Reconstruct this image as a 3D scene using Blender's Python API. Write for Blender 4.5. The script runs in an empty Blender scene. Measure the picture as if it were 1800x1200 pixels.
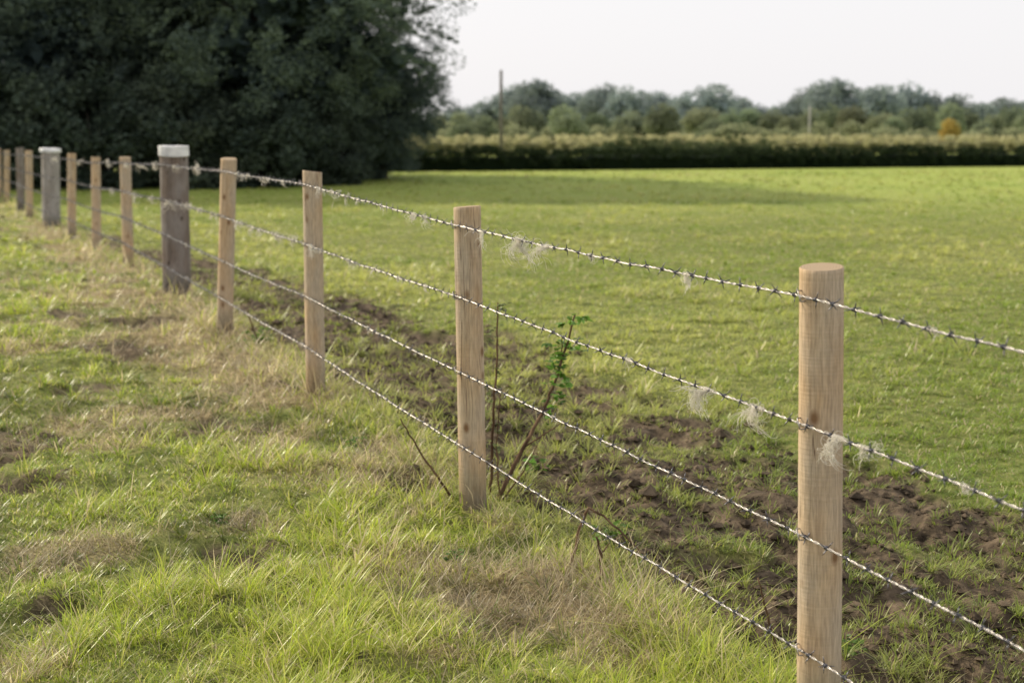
import bpy, math, numpy as np
from mathutils import Vector, Matrix
rng=np.random.default_rng(11)
scene=bpy.context.scene
COL=scene.collection
R=math.radians

# ------------------------------------------------------------ noise
T=np.random.default_rng(3).random((256,256))
def vn(x,y):
    xi=np.floor(x).astype(int); yi=np.floor(y).astype(int)
    fx=x-xi; fy=y-yi
    fx=fx*fx*(3-2*fx); fy=fy*fy*(3-2*fy)
    a=T[xi&255,yi&255]; b=T[(xi+1)&255,yi&255]; c=T[xi&255,(yi+1)&255]; d=T[(xi+1)&255,(yi+1)&255]
    return (a*(1-fx)+b*fx)*(1-fy)+(c*(1-fx)+d*fx)*fy
def fbm(x,y,o=4):
    s=0;a=.5;t=0
    for i in range(o):
        s=s+a*vn(x+17.3*i,y+9.1*i); t+=a; a*=.5; x=x*2.03; y=y*2.03
    return s/t
def ss(a,b,x):
    t=np.clip((x-a)/(b-a),0,1); return t*t*(3-2*t)

# ------------------------------------------------------------ fence survey (metres)
POSTS=[
 ( 1.66, 1.66, 1.45,1.04,-.13,.052,'p'),
 ( .743, .771, 3.40,1.115,-.05,.0525,'p'),
 (-.168,-.149, 5.34,1.161,0.0,.051,'p'),
 (-1.032,-1.038,7.40,1.238,.061,.051,'p'),
 (-1.871,-1.932,9.47,1.268,.098,.052,'p'),
 (-2.830,-2.843,12.0,1.325,.093,.115,'s'),
 (-4.047,-4.056,15.0,1.189,.042,.056,'p'),
 (-5.137,-5.175,17.7,1.145,-.014,.056,'p'),
 (-6.170,-6.220,20.1,1.155,-.009,.058,'p'),
 (-7.270,-7.310,22.6,1.195,-.023,.140,'s'),
 (-8.420,-8.460,25.0,1.138,-.03,.060,'p'),
 (-9.60,-9.640,28.0,1.16,-.06,.072,'s'),
 (-11.09,-11.15,31.5,1.074,-.095,.062,'p'),
 (-12.35,-12.38,34.5,1.07,-.09,.062,'p')]
WZ=[(.95,.65,.35,.065),(1.047,.737,.461,.167),(1.095,.829,.543,.259),(1.176,.869,.597,.333),
    (1.19,.898,.608,.361),(1.178,.892,.607,.344)]
for p in POSTS[6:]:
    zb=p[4]; WZ.append((zb+1.09,zb+.80,zb+.53,zb+.26))
FY=np.array([-6]+[p[2] for p in POSTS]+[80.]); FX=np.array([5.2]+[p[1] for p in POSTS]+[-31.])
ZY=np.array([-50,1.45]+[p[2] for p in POSTS[1:]]+[38,46,200,5000.])
ZZ=np.array([-.14,-.13]+[p[4] for p in POSTS[1:]]+[-.04,0,0,0])
def fence_s(x,y): return (x-np.interp(y,FY,FX))*.917
def mudmask(x,y):
    s=fence_s(x,y)
    er=np.interp(y,[0,4,6,9,12,16,20,28],[2.3,2.3,2.1,2.0,1.75,1.35,.9,-.1])
    m=ss(-.05,.4,s)*(1-ss(er-1.0,er+.9,s))*np.interp(y,[0,6,10,16],[1,.98,.97,.95])
    n=fbm(x*2.7+5,y*2.7+3,4)
    m=ss(.42,.61,m*(.335+.80*n))
    b=ss(.66,.71,fbm(x*2.1+51,y*2.1+9,3))*(s<0)
    return np.clip(np.maximum(m,b*.9),0,1)
def strawmask(x,y):
    s=fence_s(x,y)
    near=ss(-.9,-.2,s)*(1-ss(.1,.35,s))
    n=fbm(x*1.9+20,y*1.9+4,4)
    return np.clip(ss(.54,.63,n)*(s<.1)*.75+near*ss(.36,.52,fbm(x*1.6+3,y*1.6,3))*.9,0,1)
def gz(x,y):
    r=np.sqrt(x*x+y*y)
    z=np.interp(y,ZY,ZZ)
    fade=1-ss(25,70,r)
    z=z+.05*(fbm(x*.8,y*.8,3)-.5)*fade
    m=mudmask(x,y)
    lump=fbm(x*5.5+2,y*5.5,4)-.5
    z=z+fade*((.05+.05*(fence_s(x,y)<0))*lump+m*(.10*lump+.05*(fbm(x*17,y*17,3)-.5)-.02))
    z=z+ss(150,420,r)*2.5*fbm(x*.004+3,y*.004,2)
    return z

# ------------------------------------------------------------ mesh helpers
def mk_mesh(name,V,loops,starts,col=None,smooth=False,mats=()):
    me=bpy.data.meshes.new(name)
    V=np.asarray(V,dtype=np.float32)
    me.vertices.add(len(V)); me.vertices.foreach_set('co',V.ravel())
    loops=np.asarray(loops,dtype=np.int32); starts=np.asarray(starts,dtype=np.int32)
    me.loops.add(len(loops)); me.loops.foreach_set('vertex_index',loops)
    me.polygons.add(len(starts)); me.polygons.foreach_set('loop_start',starts)
    me.update(calc_edges=True)
    me.polygons.foreach_set('use_smooth',np.full(len(starts),bool(smooth)))
    if col is not None:
        a=me.color_attributes.new('Col','FLOAT_COLOR','POINT')
        c=np.ones((len(V),4),dtype=np.float32); c[:,:3]=col
        a.data.foreach_set('color',c.ravel())
    for m in mats: me.materials.append(m)
    return me
def obj(name,me,parent=None,**kw):
    o=bpy.data.objects.new(name,me); COL.objects.link(o)
    if parent is not None: o.parent=parent
    for k,v in kw.items(): o[k]=v
    return o
class Geo:
    def __init__(s): s.v=[];s.f=[];s.c=[];s.m=[]
    def tube(s,pts,rad,seg=6,cap=True,mi=0,col=(1,1,1)):
        pts=[Vector(p) for p in pts]; n=len(pts)
        if not hasattr(rad,'__len__'): rad=[rad]*n
        base=len(s.v); up=Vector((0,0,1)); prev=None
        for i,p in enumerate(pts):
            t=(pts[min(i+1,n-1)]-pts[max(i-1,0)])
            if t.length<1e-9: t=Vector((0,0,1))
            t.normalize()
            if prev is None:
                a=t.cross(up)
                if a.length<.05: a=t.cross(Vector((1,0,0)))
            else: a=prev-t*prev.dot(t)
            a.normalize(); prev=a; b=t.cross(a)
            for k in range(seg):
                q=2*math.pi*k/seg
                w=p+(a*math.cos(q)+b*math.sin(q))*rad[i]
                s.v.append((w.x,w.y,w.z)); s.c.append(col)
        for i in range(n-1):
            for k in range(seg):
                k2=(k+1)%seg
                s.f.append((base+i*seg+k,base+i*seg+k2,base+(i+1)*seg+k2,base+(i+1)*seg+k)); s.m.append(mi)
        if cap:
            s.f.append(tuple(base+k for k in reversed(range(seg)))); s.m.append(mi)
            s.f.append(tuple(base+(n-1)*seg+k for k in range(seg))); s.m.append(mi)
    def leaf(s,c,d,nrm,L,W,col=(1,1,1),mi=0):
        c=Vector(c); d=Vector(d).normalized(); nrm=Vector(nrm)
        w=d.cross(nrm)
        if w.length<.01: w=d.cross(Vector((1,0,.3)))
        w.normalize(); n2=w.cross(d)
        b=len(s.v)
        P=[c,c+d*L*.35+w*W*.5+n2*L*.06,c+d*L*.75+w*W*.32,c+d*L-n2*L*.12,c+d*L*.75-w*W*.32,c+d*L*.35-w*W*.5+n2*L*.06,c+d*L*.5-n2*L*.03]
        for p in P: s.v.append(tuple(p)); s.c.append(col)
        for i in range(6):
            s.f.append((b+i,b+(i+1)%6,b+6)); s.m.append(mi)
    def mesh(s,name,mats,smooth=True):
        me=bpy.data.meshes.new(name); me.from_pydata(s.v,[],s.f)
        for m in mats: me.materials.append(m)
        me.polygons.foreach_set('material_index',s.m)
        me.polygons.foreach_set('use_smooth',[smooth]*len(s.f))
        a=me.color_attributes.new('Col','FLOAT_COLOR','POINT')
        c=np.ones((len(s.v),4),dtype=np.float32); c[:,:3]=np.array(s.c).reshape(-1,3)
        a.data.foreach_set('color',c.ravel())
        me.update(); return me

# ------------------------------------------------------------ materials
def newmat(name):
    m=bpy.data.materials.new(name); m.use_nodes=True
    nt=m.node_tree; nt.nodes.clear()
    out=nt.nodes.new('ShaderNodeOutputMaterial')
    return m,nt,out
def N(nt,t,**kw):
    n=nt.nodes.new(t)
    for k,v in kw.items(): setattr(n,k,v)
    return n
def foliage_mat(name,trans=.35,rough=.5,spec=.25,objvar=0.0,tint=(1,1,1)):
    m,nt,out=newmat(name); L=nt.links.new
    at=N(nt,'ShaderNodeAttribute',attribute_name='Col')
    col=at.outputs['Color']
    if objvar>0:
        oi=N(nt,'ShaderNodeObjectInfo'); hs=N(nt,'ShaderNodeHueSaturation')
        mr=N(nt,'ShaderNodeMapRange'); L(oi.outputs['Random'],mr.inputs[0])
        mr.inputs[3].default_value=.5-.045*objvar; mr.inputs[4].default_value=.5+.02*objvar
        L(mr.outputs[0],hs.inputs['Hue'])
        mt=N(nt,'ShaderNodeMath',operation='MULTIPLY'); L(oi.outputs['Random'],mt.inputs[0]); mt.inputs[1].default_value=7.31
        fr=N(nt,'ShaderNodeMath',operation='FRACT'); L(mt.outputs[0],fr.inputs[0])
        mr2=N(nt,'ShaderNodeMapRange'); L(fr.outputs[0],mr2.inputs[0]); mr2.inputs[3].default_value=1-.25*objvar; mr2.inputs[4].default_value=1+.25*objvar
        L(mr2.outputs[0],hs.inputs['Value']); L(col,hs.inputs['Color']); col=hs.outputs[0]
    p=N(nt,'ShaderNodeBsdfPrincipled'); p.inputs['Roughness'].default_value=rough
    p.inputs['Specular IOR Level'].default_value=spec
    L(col,p.inputs['Base Color'])
    tr=N(nt,'ShaderNodeBsdfTranslucent'); L(col,tr.inputs['Color'])
    ms=N(nt,'ShaderNodeMixShader'); ms.inputs[0].default_value=trans
    L(p.outputs[0],ms.inputs[1]); L(tr.outputs[0],ms.inputs[2]); L(ms.outputs[0],out.inputs[0])
    return m
M_grass=foliage_mat('grass_blade',.50,.38,.55)
M_leaf=foliage_mat('tree_leaf',.24,.7,.12,.4)
M_far=foliage_mat('distant_leaf',.30,.9,.03,1.0)
M_hedge=foliage_mat('hedge_leaf',.12,.8,.05)
M_reed=foliage_mat('rough_weed_leaf',.5,.8,.05)
M_weed=foliage_mat('weed_leaf',.45,.45,.3)
def bark_mat(name,c1,c2):
    m,nt,out=newmat(name); L=nt.links.new
    tc=N(nt,'ShaderNodeTexCoord'); mp=N(nt,'ShaderNodeMapping'); mp.inputs['Scale'].default_value=(8,8,1.5)
    L(tc.outputs['Object'],mp.inputs[0]); no=N(nt,'ShaderNodeTexNoise'); no.inputs['Scale'].default_value=3; no.inputs['Detail'].default_value=6
    L(mp.outputs[0],no.inputs[0]); r=N(nt,'ShaderNodeValToRGB'); r.color_ramp.elements[0].position=.35; r.color_ramp.elements[1].position=.65
    r.color_ramp.elements[0].color=(*c1,1); r.color_ramp.elements[1].color=(*c2,1)
    L(no.outputs[0],r.inputs[0]); p=N(nt,'ShaderNodeBsdfPrincipled'); p.inputs['Roughness'].default_value=.9; p.inputs['Specular IOR Level'].default_value=.1
    L(r.outputs[0],p.inputs['Base Color']); b=N(nt,'ShaderNodeBump'); b.inputs['Strength'].default_value=.6; b.inputs['Distance'].default_value=.02
    L(no.outputs[0],b.inputs['Height']); L(b.outputs[0],p.inputs['Normal']); L(p.outputs[0],out.inputs[0]); return m
M_bark=bark_mat('bark',(.03,.025,.02),(.1,.085,.07))
M_stick=bark_mat('dead_stem',(.06,.035,.022),(.2,.13,.08))
M_pole=bark_mat('pole_wood',(.10,.09,.085),(.18,.17,.16))
M_pole2=bark_mat('pale_pole_wood',(.30,.29,.28),(.45,.44,.42))
M_weed_stem=bark_mat('green_stem',(.05,.09,.02),(.1,.15,.04))

def wood_mat(name,base,dark,grey,greymix):
    m,nt,out=newmat(name); L=nt.links.new
    tc=N(nt,'ShaderNodeTexCoord'); oi=N(nt,'ShaderNodeObjectInfo')
    add=N(nt,'ShaderNodeVectorMath',operation='ADD')
    cmb=N(nt,'ShaderNodeCombineXYZ'); mu=N(nt,'ShaderNodeMath',operation='MULTIPLY'); mu.inputs[1].default_value=37
    L(oi.outputs['Random'],mu.inputs[0])
    for i in range(3): L(mu.outputs[0],cmb.inputs[i])
    L(tc.outputs['Object'],add.inputs[0]); L(cmb.outputs[0],add.inputs[1])
    def noise(scale,sc=1.,det=6,dist=0):
        mp=N(nt,'ShaderNodeMapping'); mp.inputs['Scale'].default_value=scale; L(add.outputs[0],mp.inputs[0])
        n=N(nt,'ShaderNodeTexNoise'); n.inputs['Scale'].default_value=sc; n.inputs['Detail'].default_value=det; n.inputs['Distortion'].default_value=dist
        L(mp.outputs[0],n.inputs[0]); return n.outputs[0]
    grain=noise((60,60,2.6),1,6,.9); blot=noise((7,7,3),1,5); rings=noise((6,6,130),1,3); fine=noise((260,260,22),1,3)
    mpk=N(nt,'ShaderNodeMapping'); mpk.inputs['Scale'].default_value=(12,12,7.5); L(add.outputs[0],mpk.inputs[0])
    vo=N(nt,'ShaderNodeTexVoronoi'); vo.inputs['Scale'].default_value=1; L(mpk.outputs[0],vo.inputs[0])
    kr=N(nt,'ShaderNodeValToRGB'); kr.color_ramp.elements[0].position=.07; kr.color_ramp.elements[1].position=.20
    kr.color_ramp.elements[0].color=(0,0,0,1); kr.color_ramp.elements[1].color=(1,1,1,1)
    L(vo.outputs['Distance'],kr.inputs[0])
    r=N(nt,'ShaderNodeValToRGB'); r.color_ramp.elements[0].position=.33; r.color_ramp.elements[1].position=.62
    r.color_ramp.elements[0].color=(*dark,1); r.color_ramp.elements[1].color=(*base,1); L(grain,r.inputs[0])
    mg=N(nt,'ShaderNodeMix',data_type='RGBA'); mg.inputs[7].default_value=(*grey,1)
    mr=N(nt,'ShaderNodeMapRange'); mr.inputs[1].default_value=.38; mr.inputs[2].default_value=.62; mr.inputs[4].default_value=greymix; L(blot,mr.inputs[0])
    L(mr.outputs[0],mg.inputs[0]); L(r.outputs[0],mg.inputs[6])
    mf=N(nt,'ShaderNodeMix',data_type='RGBA',blend_type='MULTIPLY'); mf.inputs[0].default_value=1
    fr=N(nt,'ShaderNodeMapRange'); fr.inputs[1].default_value=.3; fr.inputs[2].default_value=.7; fr.inputs[3].default_value=.74; fr.inputs[4].default_value=1.18; L(fine,fr.inputs[0])
    cf=N(nt,'ShaderNodeCombineColor')
    for i in range(3): L(fr.outputs[0],cf.inputs[i])
    L(mg.outputs[2],mf.inputs[6]); L(cf.outputs[0],mf.inputs[7])
    mk=N(nt,'ShaderNodeMix',data_type='RGBA'); L(kr.outputs[0],mk.inputs[0]); mk.inputs[6].default_value=(dark[0]*.48,dark[1]*.40,dark[2]*.34,1); L(mf.outputs[2],mk.inputs[7])
    cr=noise((34,34,.9),1,2,.3); crr=N(nt,'ShaderNodeValToRGB'); e=crr.color_ramp.elements; e[0].position=.488; e[0].color=(1,1,1,1); e[1].position=.5; e[1].color=(.26,.21,.19,1)
    e2=crr.color_ramp.elements.new(.512); e2.color=(1,1,1,1); L(cr,crr.inputs[0])
    gate=N(nt,'ShaderNodeMapRange'); gate.inputs[1].default_value=.49; gate.inputs[2].default_value=.55; L(noise((5,5,2.2),1.3,2),gate.inputs[0])
    mc=N(nt,'ShaderNodeMix',data_type='RGBA',blend_type='MULTIPLY'); L(gate.outputs[0],mc.inputs[0]); L(mk.outputs[2],mc.inputs[6]); L(crr.outputs[0],mc.inputs[7])
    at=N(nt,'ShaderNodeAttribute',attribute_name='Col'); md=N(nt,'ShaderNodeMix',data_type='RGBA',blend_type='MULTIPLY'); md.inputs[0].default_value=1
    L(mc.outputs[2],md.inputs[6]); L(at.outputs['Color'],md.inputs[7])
    p=N(nt,'ShaderNodeBsdfPrincipled'); p.inputs['Roughness'].default_value=.75; p.inputs['Specular IOR Level'].default_value=.25
    L(md.outputs[2],p.inputs['Base Color'])
    b=N(nt,'ShaderNodeBump'); b.inputs['Strength'].default_value=.6; b.inputs['Distance'].default_value=.002; L(grain,b.inputs['Height'])
    b2=N(nt,'ShaderNodeBump'); b2.inputs['Strength'].default_value=.5; b2.inputs['Distance'].default_value=.0025; L(rings,b2.inputs['Height']); L(b.outputs[0],b2.inputs['Normal'])
    L(b2.outputs[0],p.inputs['Normal']); L(p.outputs[0],out.inputs[0]); return m
M_post=wood_mat('peeled_softwood',(.57,.415,.26),(.44,.30,.175),(.45,.38,.30),.75)
M_old=wood_mat('weathered_wood',(.22,.17,.14),(.11,.083,.068),(.27,.24,.225),.8)
M_old2=wood_mat('silvered_wood',(.34,.31,.285),(.20,.18,.165),(.38,.36,.345),.8)
M_end,nt,out=newmat('end_grain'); L=nt.links.new
tc=N(nt,'ShaderNodeTexCoord'); wv=N(nt,'ShaderNodeTexWave',wave_type='RINGS',rings_direction='Z'); wv.inputs['Scale'].default_value=45; wv.inputs['Distortion'].default_value=1.5; wv.inputs['Detail'].default_value=3
L(tc.outputs['Object'],wv.inputs[0]); r=N(nt,'ShaderNodeValToRGB'); r.color_ramp.elements[0].color=(.27,.20,.13,1); r.color_ramp.elements[1].color=(.40,.31,.215,1)
L(wv.outputs[1],r.inputs[0]); p=N(nt,'ShaderNodeBsdfPrincipled'); p.inputs['Roughness'].default_value=.9; p.inputs['Specular IOR Level'].default_value=.1; L(r.outputs[0],p.inputs[0]); L(p.outputs[0],out.inputs[0])
def metal_mat(name,a,b_,metal,rough,sc):
    m,nt,out=newmat(name); L=nt.links.new
    tc=N(nt,'ShaderNodeTexCoord'); no=N(nt,'ShaderNodeTexNoise'); no.inputs['Scale'].default_value=sc; no.inputs['Detail'].default_value=4; L(tc.outputs['Object'],no.inputs[0])
    r=N(nt,'ShaderNodeValToRGB'); r.color_ramp.elements[0].position=.35;r.color_ramp.elements[1].position=.65; r.color_ramp.elements[0].color=(*a,1); r.color_ramp.elements[1].color=(*b_,1); L(no.outputs[0],r.inputs[0])
    p=N(nt,'ShaderNodeBsdfPrincipled'); p.inputs['Metallic'].default_value=metal; p.inputs['Roughness'].default_value=rough; L(r.outputs[0],p.inputs[0]); L(p.outputs[0],out.inputs[0]); return m
M_wire=metal_mat('galvanised_wire',(.18,.17,.165),(.52,.485,.46),.7,.34,45)
M_barb=metal_mat('barb_steel',(.06,.06,.075),(.18,.18,.2),.7,.4,200)
M_cap=metal_mat('white_cap',(.5,.5,.52),(.8,.8,.81),0,.6,12)
M_wool=foliage_mat('wool_hair',.5,.6,.2)

M_ground,nt,out=newmat('field_soil_and_turf'); L=nt.links.new
at=N(nt,'ShaderNodeAttribute',attribute_name='Col'); sp=N(nt,'ShaderNodeSeparateColor'); L(at.outputs['Color'],sp.inputs[0])
geo=N(nt,'ShaderNodeNewGeometry')
def gn(scale,det=8,rough=.6):
    n=N(nt,'ShaderNodeTexNoise'); n.inputs['Scale'].default_value=scale; n.inputs['Detail'].default_value=det; n.inputs['Roughness'].default_value=rough
    L(geo.outputs['Position'],n.inputs[0]); return n.outputs[0]
def ramp(src,a,b,p0=.35,p1=.65):
    r=N(nt,'ShaderNodeValToRGB'); r.color_ramp.elements[0].position=p0; r.color_ramp.elements[1].position=p1
    r.color_ramp.elements[0].color=(*a,1); r.color_ramp.elements[1].color=(*b,1); L(src,r.inputs[0]); return r.outputs[0]
n1=gn(14); n3=gn(60); nf=gn(.12,5)
mud=ramp(n1,(.030,.022,.014),(.19,.142,.095),.34,.72)
turf=ramp(n1,(.09,.115,.025),(.22,.23,.07))
straw=ramp(n3,(.14,.105,.055),(.40,.33,.18))
far=ramp(nf,(.26,.33,.065),(.32,.365,.09))
def mix(f,a,b):
    m=N(nt,'ShaderNodeMix',data_type='RGBA'); L(f,m.inputs[0]); L(a,m.inputs[6]); L(b,m.inputs[7]); return m.outputs[2]
c=mix(sp.outputs[1],turf,straw); c=mix(sp.outputs[0],c,mud); c=mix(sp.outputs[2],c,far)
p=N(nt,'ShaderNodeBsdfPrincipled'); p.inputs['Roughness'].default_value=.9; p.inputs['Specular IOR Level'].default_value=.15
L(c,p.inputs[0]); b=N(nt,'ShaderNodeBump'); b.inputs['Strength'].default_value=1; b.inputs['Distance'].default_value=.03; L(n1,b.inputs['Height'])
b2=N(nt,'ShaderNodeBump'); b2.inputs['Strength'].default_value=.9; b2.inputs['Distance'].default_value=.01; L(n3,b2.inputs['Height']); L(b.outputs[0],b2.inputs['Normal']); L(b2.outputs[0],p.inputs['Normal'])
L(p.outputs[0],out.inputs[0])

# ------------------------------------------------------------ ground sheet
th=np.concatenate([np.arange(-180,-34,4.),np.arange(-34,34,.2),np.arange(34,180,4.)])*math.pi/180
rr=np.concatenate([np.linspace(.3,2.3,8),np.geomspace(2.5,25,380),np.geomspace(25.5,130,80),np.geomspace(145,6000,30)])
A,B=np.meshgrid(rr,th,indexing='ij')
GX=(A*np.sin(B)).ravel(); GY=(A*np.cos(B)).ravel(); GZ=gz(GX,GY)
nr,nc=A.shape
i,j=np.meshgrid(np.arange(nr-1),np.arange(nc),indexing='ij'); j2=(j+1)%nc
q=np.stack([i*nc+j,i*nc+j2,(i+1)*nc+j2,(i+1)*nc+j],-1).reshape(-1,4)[:, ::-1]
V=np.stack([GX,GY,GZ],1); V=np.vstack([V,[[0,0,float(gz(np.array([0.]),np.array([0.]))[0])]]])
tri=np.stack([np.full(nc,nr*nc),(np.arange(nc)+1)%nc,np.arange(nc)],1)
loops=np.concatenate([q.ravel(),tri.ravel()]); starts=np.concatenate([np.arange(len(q))*4,len(q)*4+np.arange(nc)*3])
rad=np.sqrt(GX**2+GY**2)
gc=np.stack([mudmask(GX,GY)*(1-ss(25,35,rad)),strawmask(GX,GY)*(1-ss(25,40,rad)),ss(18,45,rad)],1); gc=np.vstack([gc,[[0,0,0]]])
ground=obj('ground',mk_mesh('ground',V,loops,starts,gc,True,[M_ground]),kind='structure')
ground['label']='grassy pasture ground with a muddy trampled strip'; ground['category']='ground'

# ------------------------------------------------------------ grass
def build_blades(x,y,z,H,W,phi,lean,bend,cb,ct):
    n=len(x); ts=[0,.38,.74,1.]; ws=[.8,1.,.66,0]
    wx=-np.sin(phi); wy=np.cos(phi); V=np.zeros((n,7,3),dtype=np.float32); C=np.zeros((n,7,3),dtype=np.float32)
    k=0
    for t,w in zip(ts,ws):
        d=H*(np.sin(lean)*t+bend*t*t*.75); zz=z-.004+H*np.maximum(np.cos(lean)*t-bend*.42*t*t,.02*t)
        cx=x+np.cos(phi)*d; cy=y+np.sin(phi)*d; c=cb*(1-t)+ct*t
        if w>0:
            for sgn in (-1,1):
                V[:,k,0]=cx+sgn*wx*W*w*.5; V[:,k,1]=cy+sgn*wy*W*w*.5; V[:,k,2]=zz; C[:,k]=c; k+=1
        else: V[:,k,0]=cx;V[:,k,1]=cy;V[:,k,2]=zz;C[:,k]=c
    pat=np.array([0,1,3,2, 2,3,5,4, 4,5,6]); st=np.array([0,4,8])
    loops=(np.arange(n)[:,None]*7+pat).ravel(); starts=(np.arange(n)[:,None]*11+st).ravel()
    return V.reshape(-1,3),loops,starts,C.reshape(-1,3)
def lerp(a,b,t): return a*(1-t)+b*t
def c3(*a): return np.array(a)[None,:]
def scatter(n,y0,y1,spread=.46):
    Y=np.exp(rng.uniform(math.log(y0),math.log(y1),n)); X=rng.uniform(-spread,spread,n)*(Y+.6); return X,Y
X,Y=scatter(430000,2.7,64); TC=np.full(len(X),-1.); PH=rng.uniform(0,2*math.pi,len(X)); LN=np.abs(rng.normal(.42,.32,len(X))); TH=np.ones(len(X)); TJ=np.zeros(len(X))
Nt=20000; K=21
cx,cy=scatter(Nt,2.7,55)
cs=fence_s(cx,cy); cm=mudmask(cx,cy); tr=rng.gamma(3.,.0085,Nt)*(cy/4)**.5; th_=rng.gamma(2.4,.42,Nt); tj=rng.random(Nt)
cmask=rng.random(Nt)<lerp(1.,.38,cm); cx,cy,tr,th_,tj,cm=[a[cmask] for a in (cx,cy,tr,th_,tj,cm)]; Nt=len(cx)
tr=tr*lerp(1,.8,cm); th_=np.where(cm>.5,np.clip(th_,.9,2.0),th_)
ph=rng.uniform(0,2*math.pi,(Nt,K)); rr_=np.sqrt(rng.random((Nt,K)))*tr[:,None]
X2=(cx[:,None]+np.cos(ph)*rr_).ravel(); Y2=(cy[:,None]+np.sin(ph)*rr_).ravel()
P2=(ph+rng.normal(0,.5,ph.shape)).ravel(); L2=(.12+.75*(rr_/tr[:,None])+rng.normal(0,.12,rr_.shape)).ravel()
X=np.concatenate([X,X2]);Y=np.concatenate([Y,Y2]);PH=np.concatenate([PH,P2]);LN=np.concatenate([LN,np.abs(L2)])
TH=np.concatenate([TH,np.repeat(np.clip(th_,.4,2.3),K)]); TJ=np.concatenate([TJ,np.repeat(tj,K)]); TC=np.concatenate([TC,np.ones(Nt*K)])
s=fence_s(X,Y); mud_=mudmask(X,Y); st_=strawmask(X,Y)
tn=fbm(X*4.6,Y*4.6,3); tf=fbm(X*9+4,Y*9,2)
kp=np.where(TC>0,1.,lerp(1.,ss(.47,.59,.6*tn+.4*tf)*.65+.035,mud_)); kp=np.where((s<0)&(TC<0),kp*lerp(1,.45,st_),kp)
keep=rng.random(len(X))<kp
X,Y,s,mud_,st_,tn,PH,LN,TH,TJ,TC=[a[keep] for a in (X,Y,s,mud_,st_,tn,PH,LN,TH,TJ,TC)]
n=len(X); Z=gz(X,Y); left=(s<rng.normal(0,.12,n)).astype(float)
u=rng.random(n); big=fbm(X*.35+7,Y*.35+1,3); med=fbm(X*1.9+30,Y*1.9,3); pat_=fbm(X*.9+60,Y*.5+60,4)
tus=ss(.5,.72,med); ist=(TC>0)
Hl=np.where(ist,(.025+.024*u+.042*tus)*TH,(.014+.018*u+.030*tus*(.4+.8*u)))*(.5+1.0*tn)
Hr=np.where(ist,(.021+.018*u)*TH*lerp(1.,1.8,ss(.48,.66,pat_)),.014+.022*u)*(.6+.8*tn)*lerp(1,1.3,mud_)
H=lerp(Hr,Hl,left)
H*=1+1.1*np.exp(-((s+.05)/.16)**2)*(u>.5)*left
W=.0025*(Y/3.5)**.85*rng.uniform(.6,1.35,n)*lerp(1.05,1,left)
phi=PH; lean=LN; bend=rng.uniform(.05,.85,n)
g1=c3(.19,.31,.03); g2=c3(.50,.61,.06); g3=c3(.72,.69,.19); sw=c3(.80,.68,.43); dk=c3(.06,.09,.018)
mixv=np.clip(.27+1.5*(big-.35)+1.2*(med-.5)+.6*(rng.random(n)-.5)+.9*(TJ-.5)*ist,0,1)[:,None]
ct=lerp(g1,g2,mixv); ct=lerp(ct,g3,(rng.random(n)<.16+.28*big)[:,None]*.8)
fv=np.clip(.48+1.8*(big-.5)+2.4*(pat_-.5)+.6*(rng.random(n)-.5)+.9*(TJ-.5)*ist,0,1)[:,None]
fld=lerp(c3(.30,.41,.06),c3(.62,.65,.17),fv)*lerp(1.,.82,ss(30,55,Y))[:,None]
ct=lerp(fld,ct,left[:,None])
isstraw=(rng.random(n)<lerp(.10,.14+.5*st_,left))[:,None]
ct=np.where(isstraw,sw*rng.uniform(.55,1.1,(n,1)),ct)
ct=lerp(ct,c3(.27,.31,.06),(mud_*.45)[:,None])
hol=lerp(.45,1.1,ss(.34,.52,tn*.5+med*.5))[:,None]; ct=ct*lerp(1.,hol,left[:,None]*.85+.15)  # noise darkens blade colours, painting in the shade of hollows
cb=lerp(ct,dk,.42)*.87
cb=np.where(isstraw,ct*.75,cb)
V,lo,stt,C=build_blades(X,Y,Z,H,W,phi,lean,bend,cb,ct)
g=obj('grass',mk_mesh('grass',V,lo,stt,C,True,[M_grass]),kind='stuff')
g['label']='green pasture grass, rough beside the fence and short in the field'; g['category']='grass'
# dry thatch and stalks
X,Y=scatter(230000,2.7,36); s=fence_s(X,Y); st_=strawmask(X,Y)
keep=(rng.random(len(X))<np.clip(st_*.9+.04,0,1)*(s<.28)); X,Y,s,st_=[a[keep] for a in (X,Y,s,st_)]
n=len(X); Z=gz(X,Y); flow=fbm(X*2.6,Y*2.6,2)*14
phi=flow+rng.normal(0,1.0,n); lean=np.clip(rng.normal(1.0,.38,n),.05,1.45); bend=rng.uniform(.1,.8,n)
H=rng.uniform(.03,.14,n)*(.5+.9*fbm(X*2.2,Y*2.2,2)); up=(rng.random(n)<.06+.20*np.exp(-(s/.22)**2)); lean[up]=rng.uniform(.1,.6,up.sum()); H[up]*=1.8
W=.0015*(Y/3.5)**.85*rng.uniform(.5,1.3,n)
ct=lerp(c3(.90,.77,.52),c3(.44,.33,.17),rng.random((n,1)))*rng.uniform(.55,1.1,(n,1))
V,lo,stt,C=build_blades(X,Y,Z+.008,H,W,phi,lean,bend,ct*.55,ct)
g=obj('dry_grass',mk_mesh('dry_grass',V,lo,stt,C,True,[M_grass]),kind='stuff')
g['label']='pale dead grass flattened along the fence line'; g['category']='dry grass'
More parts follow.
